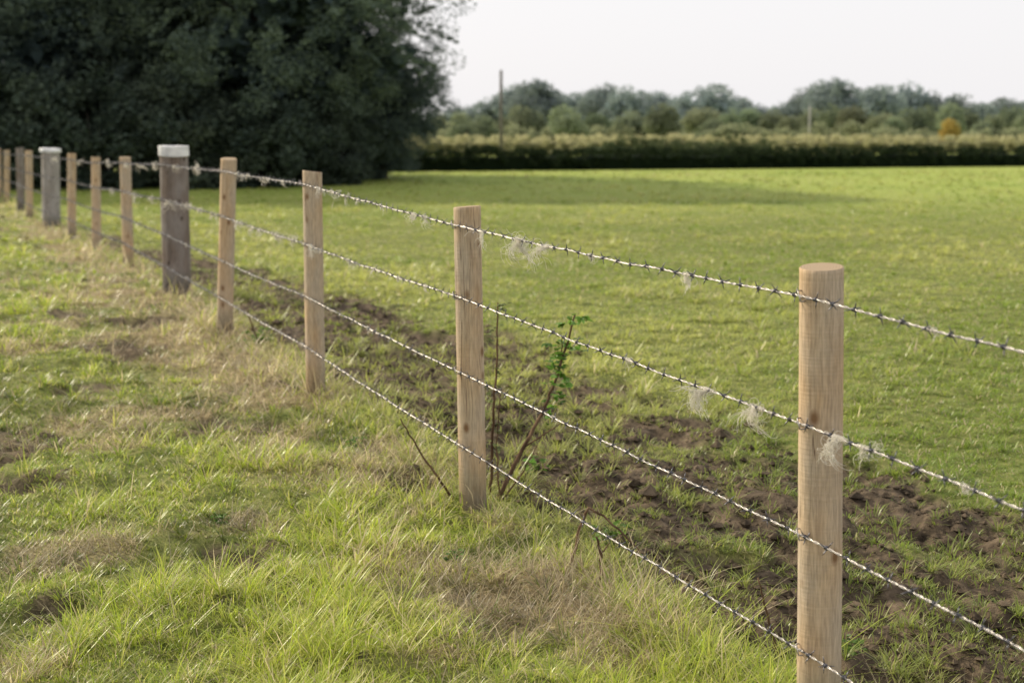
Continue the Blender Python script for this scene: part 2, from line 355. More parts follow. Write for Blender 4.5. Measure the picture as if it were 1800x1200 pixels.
# soil clods
X,Y=scatter(110000,2.8,26); mk=mudmask(X,Y); s=fence_s(X,Y); keep=(rng.random(len(X))<mk*.5)&(s>-.1); X,Y=X[keep],Y[keep]; n=len(X)
ico=np.array([(0,0,1),(.9,0,.25),(.28,.85,.25),(-.72,.53,.3),(-.72,-.53,.25),(.28,-.85,.3),(0,0,-.6)])
icf=np.array([0,1,2,0,2,3,0,3,4,0,4,5,0,5,1,6,2,1,6,3,2,6,4,3,6,5,4,6,1,5])
sz=rng.gamma(1.2,.0062,n)*(Y/4)**.3
V=ico[None]*rng.uniform(.5,1.4,(n,7,1))*sz[:,None,None]; V[...,2]*=.7
a=rng.uniform(0,6.28,n)[:,None]; vx=V[...,0]*np.cos(a)-V[...,1]*np.sin(a); vy=V[...,0]*np.sin(a)+V[...,1]*np.cos(a)
V=np.stack([vx+X[:,None],vy+Y[:,None],V[...,2]+gz(X,Y)[:,None]+.002],-1).reshape(-1,3)
lo=(np.arange(n)[:,None]*7+icf).ravel(); stt=np.arange(n*10)*3
cc=np.zeros((n*7,3)); cc[:,0]=1
g=obj('soil_clods',mk_mesh('soil_clods',V,lo,stt,cc,False,[M_ground]),kind='stuff'); g['label']='crumbled brown soil clods in the trampled strip'; g['category']='soil'

# ------------------------------------------------------------ posts
def post_mesh(name,H,r,seed,mat,old=False):
    rg=np.random.default_rng(seed); seg=40; G=Geo()
    zs=list(np.linspace(-.45,H-.012,34))+[H-.0025,H]
    ph=rg.uniform(0,6.28,4); ovx=rg.uniform(.01,.03); tx,ty=rg.normal(0,.02,2)
    def rad_at(q,z,sh):
        v=(r*(1.03-.04*z/H)-sh)*(1+ovx*math.cos(2*q+ph[0])+.008*math.sin(3*q+ph[1]+z*2)+.006*math.sin(5*q+ph[2]-z*5)+.006*math.sin(z*11+ph[3]+q))
        if old: v*=1+.025*math.sin(9*q+ph[1])*math.sin(z*1.3+ph[2])+.015*math.sin(17*q+ph[0])
        return v
    for k,z in enumerate(zs):
        for a in range(seg):
            q=2*math.pi*a/seg; v=rad_at(q,z,.0018 if z>=H else 0)
            x_,y_=v*math.cos(q),v*math.sin(q); zz=z+((x_*tx*3+y_*ty*3) if z>H-.02 else 0)
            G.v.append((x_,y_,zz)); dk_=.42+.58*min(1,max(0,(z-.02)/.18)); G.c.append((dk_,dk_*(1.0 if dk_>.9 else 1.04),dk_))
    for k in range(len(zs)-1):
        for a in range(seg):
            a2=(a+1)%seg; G.f.append((k*seg+a,k*seg+a2,(k+1)*seg+a2,(k+1)*seg+a)); G.m.append(0)
    t=(len(zs)-1)*seg; b=len(G.v)
    for a in range(seg): G.v.append(G.v[t+a]); G.c.append((1,1,1))
    G.v.append((0,0,H)); G.c.append((1,1,1)); c_=len(G.v)-1
    for a in range(seg): G.f.append((b+a,b+(a+1)%seg,c_)); G.m.append(1)
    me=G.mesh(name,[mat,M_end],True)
    for pol in me.polygons:
        if pol.material_index==1: pol.use_smooth=False
    return me
nrm=Vector((-.917,-.4,0)).normalized()
Gs=Geo()
Gs.tube([(-.0075,.006,.012),(-.0075,-.004,.0125),(-.006,-.0075,.013),(0,-.0085,.0),(.006,-.0075,-.013),(.0075,-.004,-.0125),(.0075,.006,-.012)],.0018,6)
ME_staple=Gs.mesh('staple',[M_wire])
wirepts=[[],[],[],[]]
labels={1:'peeled softwood fence post with knots, strung with barbed wire',2:'peeled tan fence post with stems growing at its foot'}
for i_,(xt,xb,py,zt,zb,r,kd) in enumerate(POSTS):
    base=Vector((xb,py,zb)); axis=(Vector((xt,py,zt))-base); H=axis.length
    old=kd=='s'
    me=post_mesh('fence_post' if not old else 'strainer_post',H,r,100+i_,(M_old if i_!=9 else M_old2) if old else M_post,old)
    o=obj('strainer_post' if old else 'fence_post',me); o.location=base
    rot=Vector((0,0,1)).rotation_difference(axis.normalized()); o.rotation_mode='QUATERNION'; o.rotation_quaternion=rot
    if old:
        o['label']={5:'thick brown-grey timber strainer post with white cap',9:'thick pale silver-grey strainer post with wide cap',11:'weathered grey-brown timber post in the wire fence'}[i_]; o['category']='fence post'; o['group']='thick strainer posts in the wire fence'
        if i_!=11:
            Gc=Geo(); seg=36; prof=[(r*.97,-.0),(r+.008,-.0),(r+.011,.004),(r+.011,.082),(r+.009,.086),(r*.72,.088),(0.001,.089)]
            if i_==9: prof=[(r*.97,.03),(r+.022,.03),(r+.025,.036),(r+.024,.074),(r+.015,.086),(r*.5,.094),(0.001,.096)]
            for (pr,pz) in prof:
                for a in range(seg):
                    q=2*math.pi*a/seg; Gc.v.append((pr*math.cos(q),pr*math.sin(q),pz+.004*math.sin(q*2+1))); Gc.c.append((1,1,1))
            for k in range(len(prof)-1):
                for a in range(seg):
                    a2=(a+1)%seg; Gc.f.append((k*seg+a,k*seg+a2,(k+1)*seg+a2,(k+1)*seg+a)); Gc.m.append(0)
            mc_=Gc.mesh('post_cap',[M_cap],False)
            cp=obj('post_cap',mc_,o); cp.location=(0,0,H-.083)
    else:
        o['label']=labels.get(i_,'round tan softwood fence post carrying barbed wire'); o['category']='fence post'; o['group']='round fence posts along the field edge'
    inv=rot.inverted()
    for k in range(4):
        wz=WZ[i_][k]; t=(wz-zb)/(zt-zb); c=base.lerp(Vector((xt,py,zt)),t)
        wirepts[k].append(c+nrm*(r*1.02+.005))
        if 1<=i_<=9:
            s_=obj('staple',ME_staple,o); s_.location=inv@(c+nrm*(r+.004)-base)
            s_.rotation_euler=(0,0,math.atan2(nrm.y,nrm.x)+math.pi/2)

# ------------------------------------------------------------ barbed wires
def wire_path(k):
    P=wirepts[k]; out=[]
    rg=np.random.default_rng(50+k)
    for i_ in range(len(P)-1):
        a,b=P[i_],P[i_+1]; Ls=(b-a).length; step=.0055 if i_<4 else (.012 if i_<6 else .02)
        nn=int(Ls/step); sag=rg.uniform(.001,.004)
        f1,f2=rg.uniform(0,6,2)
        for q in range(nn):
            t=q/nn; p=a.lerp(b,t); e=math.sin(math.pi*t)
            p=p+Vector((0,0,-sag*e*2+.0016*e*math.sin(t*23+f1)+.0012*e*math.sin(t*51+f2)))
            out.append((p,i_+t,step))
    out.append((P[-1],len(P)-1,.02)); return out
paths=[wire_path(k) for k in range(4)]
def point_on(k,t):
    pa=paths[k]; best=min(range(len(pa)),key=lambda i:abs(pa[i][1]-t)); return pa[best][0],best
Gb=Geo()
coil=[]
for q in range(17):
    a=q/16*2.4*2*math.pi; coil.append((q/16*.010-.005,.0043*math.cos(a),.0043*math.sin(a)))
Gb.tube(coil,.0015,5)
for (x0,ang,tl) in ((-.005,.5,.2),(-.003,3.6,-.4),(.003,2.1,.5),(.005,5.3,-.2)):
    d=Vector((tl,math.cos(ang),math.sin(ang))).normalized(); p0=Vector((x0,0,0))+d*.003
    Gb.tube([p0,p0+d*.011,p0+d*.019],[.0016,.0014,.0004],5)
ME_barb=Gb.mesh('barb',[M_barb])
for k in range(4):
    pa=paths[k]
    P=np.array([tuple(p[0]) for p in pa]); n=len(P)
    Tn=np.gradient(P,axis=0); Tn/=np.linalg.norm(Tn,axis=1)[:,None]
    a_=np.cross(Tn,[0,0,1.]); a_/=np.linalg.norm(a_,axis=1)[:,None]; b_=np.cross(Tn,a_)
    dist=np.concatenate([[0],np.cumsum(np.linalg.norm(np.diff(P,axis=0),axis=1))])
    VV=[];LL=[];base=0; seg=6
    for strand in (0,math.pi):
        q=dist/.055*2*math.pi+strand+.8*np.sin(dist*7+k)
        cen=P+(a_*np.cos(q)[:,None]+b_*np.sin(q)[:,None])*.0018
        rw=.00155; ring=[]
        for s_ in range(seg):
            w=2*math.pi*s_/seg; ring.append(cen+(a_*math.cos(w)+b_*math.sin(w))*rw)
        VV.append(np.stack(ring,1).reshape(-1,3))
        i,j=np.meshgrid(np.arange(n-1),np.arange(seg),indexing='ij'); j2=(j+1)%seg
        LL.append((np.stack([i*seg+j,i*seg+j2,(i+1)*seg+j2,(i+1)*seg+j],-1).reshape(-1)+base)); base+=n*seg
    lo=np.concatenate(LL)
    wo=obj('barbed_wire',mk_mesh('barbed_wire',np.vstack(VV),lo,np.arange(len(lo)//4)*4,None,True,[M_wire]))
    wo['label']='galvanised twisted barbed wire strand stapled along the fence posts'; wo['category']='barbed wire'; wo['group']='barbed wire strands of the fence'
    rg=np.random.default_rng(80+k); cnt=0
    bm=np.array([v.co[:] for v in ME_barb.vertices])
    fl=[tuple(p.vertices) for p in ME_barb.polygons]
    FV=[];FF=[]; d=np.interp(2.5,P[:,1],dist)
    while d<dist[-1]:
        ix=min(int(np.searchsorted(dist,d)),n-1); p=P[ix]; t=Tn[ix]; roll=rg.uniform(0,6.28)
        aa=a_[ix]*math.cos(roll)+b_[ix]*math.sin(roll); bb=np.cross(t,aa)
        Rm=np.stack([t,aa,bb],1)
        if cnt<100:
            o=obj('barb',ME_barb,wo)
            Mx=Matrix(Rm.tolist()).to_4x4(); Mx.translation=Vector(p); o.matrix_local=Mx
        else:
            vv=bm@Rm.T+p; b0=len(FV)*len(bm); FV.append(vv); FF+= [tuple(x+b0 for x in f) for f in fl]
        cnt+=1; d+=rg.uniform(.068,.09)
    me=bpy.data.meshes.new('barbs'); me.from_pydata(np.vstack(FV).tolist(),[],FF); me.materials.append(M_barb)
    obj('barb',me,wo,kind='stuff')

# ------------------------------------------------------------ wool caught on the wire
def wool(k,t,size,count,dirx=0.,seed=0,nl=2):
    rg=np.random.default_rng(seed); p,ix=point_on(k,t); G=Geo()
    pa=paths[k]; q0=pa[max(ix-3,0)][0]; q1=pa[min(ix+3,len(pa)-1)][0]; tan=(q1-q0).normalized()
    wr=.00042*max(1,(p.y/4.2)**.8); K=12; count=int(count*.85)
    for l_ in range(nl):
        d=Vector((dirx+rg.normal(0,.4),rg.normal(0,.25),-.8+abs(dirx)*.3+rg.normal(0,.25))).normalized()
        cur=Vector((rg.normal(0,.7),rg.normal(0,.5),rg.normal(0,.6))); pt=Vector(tan*rg.normal(0,size*.09)); lock=[pt.copy()]; L_=size*rg.uniform(.6,1.15)
        for j in range(K):
            d=(d+cur*.40+Vector((0,0,-.06))).normalized(); cur=Vector((cur.x*.88-cur.z*.45,cur.y*.9,cur.z*.88+cur.x*.45)); pt=pt+d*(L_/K); lock.append(pt.copy())
        for c_ in range(count//nl):
            st=Vector(tan*rg.normal(0,size*.045)); v=rg.uniform(.85,1); col=(.97*v,.94*v,.87*v)
            if rg.random()<.55:
                fl_=rg.uniform(.4,1.1); dv=Vector((rg.normal(0,.08),rg.normal(0,.08),rg.normal(0,.07)))*size
                ph=rg.uniform(0,6.28,3); am=size*rg.uniform(.03,.10); w1=rg.uniform(4,11); pts=[]
                for j in range(K+1):
                    u=min(j/K*fl_*K,K-.001); i0=int(u); b=lock[i0].lerp(lock[i0+1],u-i0); tt=j/K
                    pts.append(b+st*(1-.5*tt)+dv*tt+Vector((math.sin(ph[0]+tt*w1),math.cos(ph[1]+tt*w1),math.sin(ph[2]+tt*w1*1.2)))*am*math.sqrt(tt))
            else:
                d2=Vector((rg.normal(dirx*.7,.8),rg.normal(0,.6),rg.normal(-.3,.5))).normalized(); c2=Vector((rg.normal(0,1),rg.normal(0,1),rg.normal(0,1))); L2=size*rg.uniform(.3,1.0)
                i0=int(rg.integers(0,5)); pt=lock[i0]+st; pts=[pt.copy()]
                for j in range(K):
                    d2=(d2+c2*.45+Vector((0,0,-.07))).normalized(); c2=Vector((c2.x*.8-c2.z*.55,c2.y*.9,c2.z*.8+c2.x*.55)); pt=pt+d2*(L2/K); pts.append(pt.copy())
            G.tube(pts,[wr]*K+[wr*.3],3,False,0,col)
    for c_ in range(max(5,count//4)):
        o0=rg.normal(0,size*.15); pts=[]; ph=rg.uniform(0,6.28); rr0=rg.uniform(.004,.008)
        for j in range(12):
            a=ph+j*.9; v=tan*(o0+(j-6)*.0016); pts.append(v+Vector((math.cos(a)*rr0*.7,math.cos(a)*rr0*.3,math.sin(a)*rr0)))
        G.tube(pts,wr,3,False,0,(.97,.94,.87))
    o=obj('wool_tuft',G.mesh('wool_tuft',[M_wool])); o.location=p
    o['label']='wispy pale tuft of wool snagged on barbed wire'; o['category']='wool tuft'; o['group']='wool tufts caught on the barbed wire'
TU=[(0,1.88,.09,30,-.3),(0,1.73,.13,130,.1),(0,1.63,.09,76,-.6),(0,1.50,.055,26,.7),(0,1.24,.075,40,.15),(0,.79,.035,16,.1),(0,2.2,.08,40,-.7),(0,2.15,.07,26,.7),
    (0,2.4,.045,16,.4),(0,2.55,.05,18,.3),(0,2.65,.06,20,.3),(0,2.75,.08,38,.7),(0,2.86,.08,34,.5),(0,3.2,.06,20,.3),(0,3.75,.09,34,.4),(0,3.4,.08,26,.2),(0,3.6,.06,22,.5),(0,4.35,.11,50,.8),(0,4.7,.09,34,.3),(0,5.1,.09,34,.4),(0,5.5,.12,40,.6),(0,5.8,.10,34,.5),(0,6.4,.13,40,.6),(0,7.5,.12,34,.5),(0,8.4,.12,34,.5),
    (1,1.39,.05,26,.4),(1,1.19,.10,120,-1.4),(1,1.085,.12,84,-.2),(1,.93,.09,110,-.9),(1,.89,.07,50,.8),(1,.74,.045,26,-.3),
    (1,2.45,.07,30,.6),(1,2.63,.08,36,.7),(1,2.3,.05,20,.4),(1,2.15,.04,16,.4),(1,2.93,.10,60,.6),(1,3.12,.09,44,.6),(1,3.3,.11,56,.8),(1,3.45,.07,26,.4),(1,3.55,.08,32,.4),(1,3.75,.11,46,.8),(1,4.1,.09,36,.6),(1,4.3,.08,30,.6),(1,4.5,.12,44,.6),(1,4.85,.13,44,.6),(1,5.2,.11,36,.4),(1,5.6,.13,40,.6),(1,6.3,.12,36,.5),
    (2,1.62,.035,12,.3),(2,2.5,.045,14,.3),(2,4.5,.06,16,.3)]
for i_,(k,t,sz,ct_,dx) in enumerate(TU): wool(k,t,sz,ct_,dx,300+i_,3 if ct_>70 else 2)

# ------------------------------------------------------------ stems and weeds by the fence
def hz(x,y): return float(gz(np.array([x]),np.array([y]))[0])
def stemplant(name,paths_,leafspec,label,cat,seed,mat=M_stick,lcol=(.15,.29,.045)):
    rg=np.random.default_rng(seed); root=bpy.data.objects.new(name,None); COL.objects.link(root)
    x0,y0=paths_[0][0][0][0],paths_[0][0][0][1]; z0=hz(x0,y0); root.location=(x0,y0,z0); root.empty_display_size=.05
    root['label']=label; root['category']=cat
    G=Geo(); GL=Geo(); off=Vector((x0,y0,z0))
    for pts,r0 in paths_:
        pp=[]; n=len(pts)
        for i in range(n-1):
            a=Vector(pts[i]); b=Vector(pts[i+1])
            for q in range(8):
                pp.append(a.lerp(b,q/8)+Vector((rg.normal(0,.002),rg.normal(0,.002),0)))
        pp.append(Vector(pts[-1])); pp=[p-off for p in pp]
        G.tube(pp,[r0*(1-.6*i/len(pp)) for i in range(len(pp))],6)
    for (c,rx,rz,cnt,L_) in leafspec:
        for q in range(cnt):
            p=Vector((c[0]+rg.normal(0,rx),c[1]+rg.normal(0,rx),c[2]+rg.uniform(-rz,rz)))-off
            d=Vector((rg.normal(),rg.normal(),rg.normal(0,.5))); nn=Vector((rg.normal(0,.5),rg.normal(0,.5),1))
            v=rg.uniform(.5,1.4); l=L_*rg.uniform(.6,1.2)
            for w in (-.7,0,.7):
                dd=Vector((d.x*math.cos(w)-d.y*math.sin(w),d.x*math.sin(w)+d.y*math.cos(w),d.z))
                GL.leaf(p,dd,nn,l,l*.6,(lcol[0]*v,lcol[1]*v,lcol[2]*v))
    obj('stem',G.mesh('stem',[mat]),root)
    if leafspec: obj('foliage',GL.mesh('foliage',[M_weed]),root)
    return root
LS=[((.17,5.58,.40),.02,.05,16,.03),((.19,5.59,.50),.026,.06,30,.034),((.205,5.6,.59),.032,.03,20,.034),((.24,5.6,.70),.028,.02,14,.036),((.15,5.58,.33),.015,.04,6,.025)]
stemplant('bramble_plant',[([(-.06,5.45,0),(.03,5.52,.17),(.12,5.57,.325),(.17,5.58,.45),(.25,5.6,.72)],.0095),([(.16,5.58,.42),(.20,5.6,.55),(.2,5.6,.63)],.004),([(.05,5.53,.2),(.13,5.5,.26),(.19,5.5,.3)],.004),([(-.04,5.46,0),(.04,5.5,.1),(.10,5.48,.22)],.004)],LS,'leafy bramble stem leaning up behind the fence','bramble',5)
LS=[((-.065,5.5,.22+.065*i),.014,.03,4,.02) for i in range(8)]+[((-.03,5.5,.76),.02,.02,8,.024)]
stemplant('sapling',[([(-.085,5.52,0),(-.075,5.5,.3),(-.06,5.5,.55),(-.055,5.5,.78)],.0065),([(-.05,5.52,0),(-.06,5.5,.2),(-.045,5.5,.42)],.004)],LS,'thin upright brown sapling stem with tiny leaves','sapling',6,lcol=(.17,.21,.07))
stemplant('dead_stick',[([(-.22,5.42,0),(-.33,5.4,.17),(-.43,5.38,.345)],.006)],[],'bare brown dead stick leaning beside a fence post','stick',7)
stemplant('dead_stick',[([(.20,4.65,-.02),(.225,4.62,.12),(.255,4.6,.20),(.31,4.6,.17),(.42,4.55,.07)],.0065)],[],'bent brown bramble stick arching over the grass','stick',8)
stemplant('dead_stick',[([(.295,4.52,-.02),(.29,4.5,.08),(.275,4.5,.13)],.007),([(.29,4.5,.07),(.32,4.5,.11)],.003)],[],'short dark broken stick standing in the grass','stick',9)
stemplant('dead_stick',[([(.765,3.92,-.06),(.73,3.9,.07),(.695,3.88,.19)],.005)],[],'thin brown stick beside a fence post','stick',10)
stemplant('dead_stick',[([(-1.6,9.0,.06),(-1.66,9.0,.22),(-1.69,9.0,.33)],.007)],[],'thin dark stick behind the fence','stick',12)
def weed(x,y,sz,seed,label,col=(.12,.25,.035),n=40):
    z=hz(x,y); rg=np.random.default_rng(seed); st=[]
    for q in range(5):
        a=rg.uniform(0,6.28); st.append(([(x,y,z-.01),(x+math.cos(a)*sz*.25,y+math.sin(a)*sz*.25,z+sz*.5),(x+math.cos(a)*sz*.5,y+math.sin(a)*sz*.5,z+sz*rg.uniform(.6,.95))],.0018))
    stemplant('weed_plant',st,[((x,y,z+sz*.45),sz*.32,sz*.40,n,sz*.28)],label,'weed',seed,M_weed_stem,col)
weed(.36,4.9,.09,21,'green nettle clump in the grass',(.14,.24,.04),30)
weed(.10,6.0,.10,22,'bright green broadleaf weed behind the fence',(.18,.36,.05),22)
weed(-.72,6.3,.07,23,'green dock weed in rough grass',(.12,.24,.04),22)
weed(.97,3.92,.06,24,'dense green grass tuft growing in mud',(.12,.20,.04),50)
weed(-1.62,9.0,.14,25,'green weed at the foot of a fence post',(.13,.25,.03),26)
weed(-.2,4.7,.05,27,'small clover patch in rough grass',(.12,.24,.04),34)
weed(-1.1,5.2,.05,28,'small clover patch in rough grass',(.12,.24,.04),34)

# ------------------------------------------------------------ trees
def leafcloud(centers,crad,per,size,seed,cA,cB,flat=.8):
    rg=np.random.default_rng(seed); n=len(centers)*per
    cen=np.repeat(centers,per,0); cr=np.repeat(crad,per)
    d=rg.normal(size=(n,3)); d/=np.linalg.norm(d,axis=1)[:,None]; rad_=rg.random(n)**.45
    P=cen+d*(rad_*cr)[:,None]*np.array([1,1,flat])
    u=rg.normal(size=(n,3)); u[:,2]*=.6; u/=np.linalg.norm(u,axis=1)[:,None]
    v=np.cross(u,rg.normal(size=(n,3))); v/=np.linalg.norm(v,axis=1)[:,None]
    s_=size*rg.uniform(.55,1.4,n)[:,None]
    V=np.stack([P-u*s_*.5,P+v*s_*.3+u*s_*.05,P+u*s_*.5,P-v*s_*.3+u*s_*.05],1).reshape(-1,3)
    cl=np.repeat(rg.random(len(centers)),per)[:,None]*.45+rg.random((n,1))*.55
    c=lerp(np.array(cA)[None],np.array(cB)[None],cl)
    return V,np.repeat(c,4,0)
def cloud_mesh(name,parts,mat):
    V=np.vstack([p[0] for p in parts]); C=np.vstack([p[1] for p in parts])
    return mk_mesh(name,V,np.arange(len(V)),np.arange(len(V)//4)*4,C,False,[mat])
def ell_centers(n,c,r,seed,shell=.5,lob=.25):
    rg=np.random.default_rng(seed); d=rg.normal(size=(n,3)); d/=np.linalg.norm(d,axis=1)[:,None]
    rad_=(shell+(1-shell)*rg.random(n)**.6)
    l=1+lob*(vn(d[:,0]*2.3+seed%97,d[:,1]*2.3+d[:,2]*1.9+7)-.5)*2
    return np.array(c)+d*np.array(r)*(rad_*l)[:,None]
def trunk_mesh(H,r,nl,reach,seed,mat,base=.25):
    rg=np.random.default_rng(seed); G=Geo()
    pts=[(0,0,-.3)]+[(rg.normal(0,.02*H*t),rg.normal(0,.02*H*t),H*t) for t in (.05,.2,.4,.6,.8,.95)]
    G.tube(pts,[r*1.5,r*1.2,r,r*.8,r*.6,r*.38,r*.12],9)
    for i in range(nl):
        t=rg.uniform(base,.85); a=rg.uniform(0,6.28); L_=reach*rg.uniform(.6,1)*(1.1-.5*t)
        p=Vector((0,0,H*t)); d=Vector((math.cos(a),math.sin(a),rg.uniform(.15,.7))); pp=[p]
        for q in range(5):
            d=(d+Vector((rg.normal(0,.15),rg.normal(0,.15),rg.normal(-.03,.12)))).normalized(); p=p+d*L_/5; pp.append(p)
        G.tube(pp,[r*.4*(1-.17*q) for q in range(6)],6)
        for w in range(3):
            st=pp[rg.integers(2,5)]; d2=Vector((rg.normal(),rg.normal(),rg.uniform(-.2,.8))).normalized()
            G.tube([st,st+d2*L_*.2,st+d2*L_*.4+Vector((0,0,-.05*L_))],[r*.14,r*.1,r*.03],5)
    return G.mesh('trunk',[mat])
def big_tree_meshes(seed,H,rx,zc,rz,cA,cB,nc=420):
    c1=ell_centers(nc,(0,0,zc),(rx,rx,rz),seed,.68,.30); r1=np.random.default_rng(seed).uniform(.4,.95,nc)*rx/5
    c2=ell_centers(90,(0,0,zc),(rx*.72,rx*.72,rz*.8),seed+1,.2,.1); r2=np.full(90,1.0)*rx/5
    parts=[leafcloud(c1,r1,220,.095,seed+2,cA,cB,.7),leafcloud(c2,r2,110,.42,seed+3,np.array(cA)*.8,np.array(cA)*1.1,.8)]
    rg=np.random.default_rng(seed+9); sp_=[];sr=[]
    for i in range(200):
        a=rg.uniform(0,6.28); el=rg.uniform(-.5,1.1); d=np.array([math.cos(a)*math.cos(el),math.sin(a)*math.cos(el),math.sin(el)])
        st=np.array([0,0,zc])+d*np.array([rx,rx,rz])*rg.uniform(.82,.97)
        dd=d*.8+np.array([rg.normal(0,.3),rg.normal(0,.3),rg.normal(.05,.35)]); L_=rg.uniform(.4,1.5)
        for q in range(6): sp_.append(st+dd*L_*q/5+np.array([0,0,-.12*(q/5)**2])); sr.append(.27*(1-.13*q))
    parts.append(leafcloud(np.array(sp_),np.array(sr),38,.09,seed+5,np.array(cA)*1.1,np.array(cB)*1.1,.5))
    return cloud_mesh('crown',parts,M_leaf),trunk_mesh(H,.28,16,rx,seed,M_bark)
def place_tree(meshes,x,y,s,rot,label,cat='tree',group=None,name='tree',sz=None,z=None):
    cr,tr=meshes; root=bpy.data.objects.new(name,None); COL.objects.link(root); root.location=(x,y,hz(x,y)-.05 if z is None else z)
    root.rotation_euler=(0,0,rot); root.scale=(s,s,s if sz is None else sz); root.empty_display_size=.3
    root['label']=label; root['category']=cat
    if group: root['group']=group
    if tr: obj('trunk',tr,root)
    obj('crown',cr,root); return root
dA=(.070,.10,.10); dB=(.185,.235,.145)
T1=big_tree_meshes(40,9.5,4.6,5.6,4.6,dA,dB,440); T2=big_tree_meshes(60,10,4.8,5.4,5.0,(.065,.092,.098),(.15,.195,.14),440)
place_tree(T1,-6.75,42.5,1.0,.4,'large dark leafy tree with feathery outer branches beside the field')
place_tree(T2,-12.6,44,1.05,1.4,'broad dense dark green tree behind the fence')
place_tree(T2,-18.8,43,1.1,3.0,'broad dense dark green tree behind the fence')
place_tree(T1,-10.5,50,1.15,2.0,'tall dark tree in the copse')
place_tree(T2,-17,52,1.2,5.0,'tall dark tree in the copse')
place_tree(T1,-24,46,1.15,4.1,'tall dark tree in the copse')
place_tree(T2,-4.15,46,.44,2.2,'small dark bushy tree at the edge of the copse')
def bush_mesh(seed,cA,cB,size=.10,nc=120,per=160):
    c=ell_centers(nc,(0,0,.95),(1.3,1.3,1.0),seed,.45,.35); c[:,2]=np.maximum(c[:,2],.1)
    return cloud_mesh('crown',[leafcloud(c,np.full(nc,.34),per,size,seed,cA,cB,.8)],M_leaf)
G=Geo()
for q in range(7):
    a=q*.9; G.tube([(0,0,-.1),(math.cos(a)*.3,math.sin(a)*.3,.6),(math.cos(a)*.6,math.sin(a)*.6,1.3)],[.03,.02,.006],6)
ME_bt=G.mesh('trunk',[M_bark])
B1=(bush_mesh(71,(.038,.058,.052),(.09,.12,.08)),ME_bt); B2=(bush_mesh(72,(.038,.056,.050),(.10,.13,.085)),ME_bt)
for i_,(x,y,s_) in enumerate([(-5.3,41.2,1.0),(-7.2,39.8,1.3),(-9.2,39.6,1.5),(-11.4,39.3,1.6),(-13.6,39.2,1.6),(-15.9,39.,1.7),(-18.4,38.8,1.7),(-20.9,39,1.8),(-6.3,42.4,1.5),(-5.2,45,1.1)]):
    place_tree(B1 if i_%2 else B2,x,y,s_,i_*1.3,'dark shaded bush at the foot of the trees','bush','dark bushes under the trees','bush')

def hedge(name,x0,y0,x1,y1,h,w,dens,per,size,cA,cB,seed,label,hv=.18,crr=(.2,.36),mat=None):
    mat=mat or M_hedge
    rg=np.random.default_rng(seed); L_=math.hypot(x1-x0,y1-y0); nc=int(L_*dens)
    t=rg.random(nc); hh=h*(1+hv*2*(fbm(t*L_*.35+seed,t*0+3.,3)-.5)*2)
    side=rg.uniform(-.5,.5,nc)*w; z=hh*(rg.random(nc)**.6)*.92
    dx,dy=(x1-x0)/L_,(y1-y0)/L_
    c=np.stack([x0+(x1-x0)*t-dy*side,y0+(y1-y0)*t+dx*side,z],1)
    V,C=leafcloud(c,rg.uniform(*crr,nc),per,size,seed,cA,cB,.8)
    m=V[:,2]<0; V[m,2]=.02
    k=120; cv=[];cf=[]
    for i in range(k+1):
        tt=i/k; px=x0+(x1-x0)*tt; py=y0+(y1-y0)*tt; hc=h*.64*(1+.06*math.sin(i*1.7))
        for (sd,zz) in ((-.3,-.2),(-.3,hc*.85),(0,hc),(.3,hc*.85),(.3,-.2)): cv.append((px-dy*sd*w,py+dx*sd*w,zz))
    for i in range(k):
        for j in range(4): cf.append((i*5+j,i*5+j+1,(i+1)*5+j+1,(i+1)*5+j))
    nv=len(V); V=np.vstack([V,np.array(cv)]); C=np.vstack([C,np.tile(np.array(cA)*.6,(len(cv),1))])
    cf=np.array(cf)+nv; lo=np.concatenate([np.arange(nv),cf.ravel()])
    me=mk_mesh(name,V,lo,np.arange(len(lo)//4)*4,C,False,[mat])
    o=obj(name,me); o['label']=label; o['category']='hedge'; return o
hedge('hedge',-12,52.5,42,70.5,.88,1.3,28,60,.09,(.014,.025,.011),(.038,.055,.024),5,'long low dark green clipped hedge across the field end',.10,(.13,.24))
hedge('hedge',-22,96,74,116,1.34,4.5,22,50,.14,(.36,.36,.19),(.58,.55,.33),6,'pale olive overgrown hedge of tall weeds behind the field',.05,(.18,.34),M_reed)
hedge('hedge',4,76,14,78,1.12,1.5,16,50,.13,(.06,.085,.04),(.13,.15,.07),8,'short dark hedge section beyond the field boundary')
hedge('hedge',-40,150,130,165,1.9,3.4,5,60,.38,(.22,.25,.15),(.34,.36,.21),9,'distant rough hedgerow below the trees',.35,(.5,1.1),M_reed)

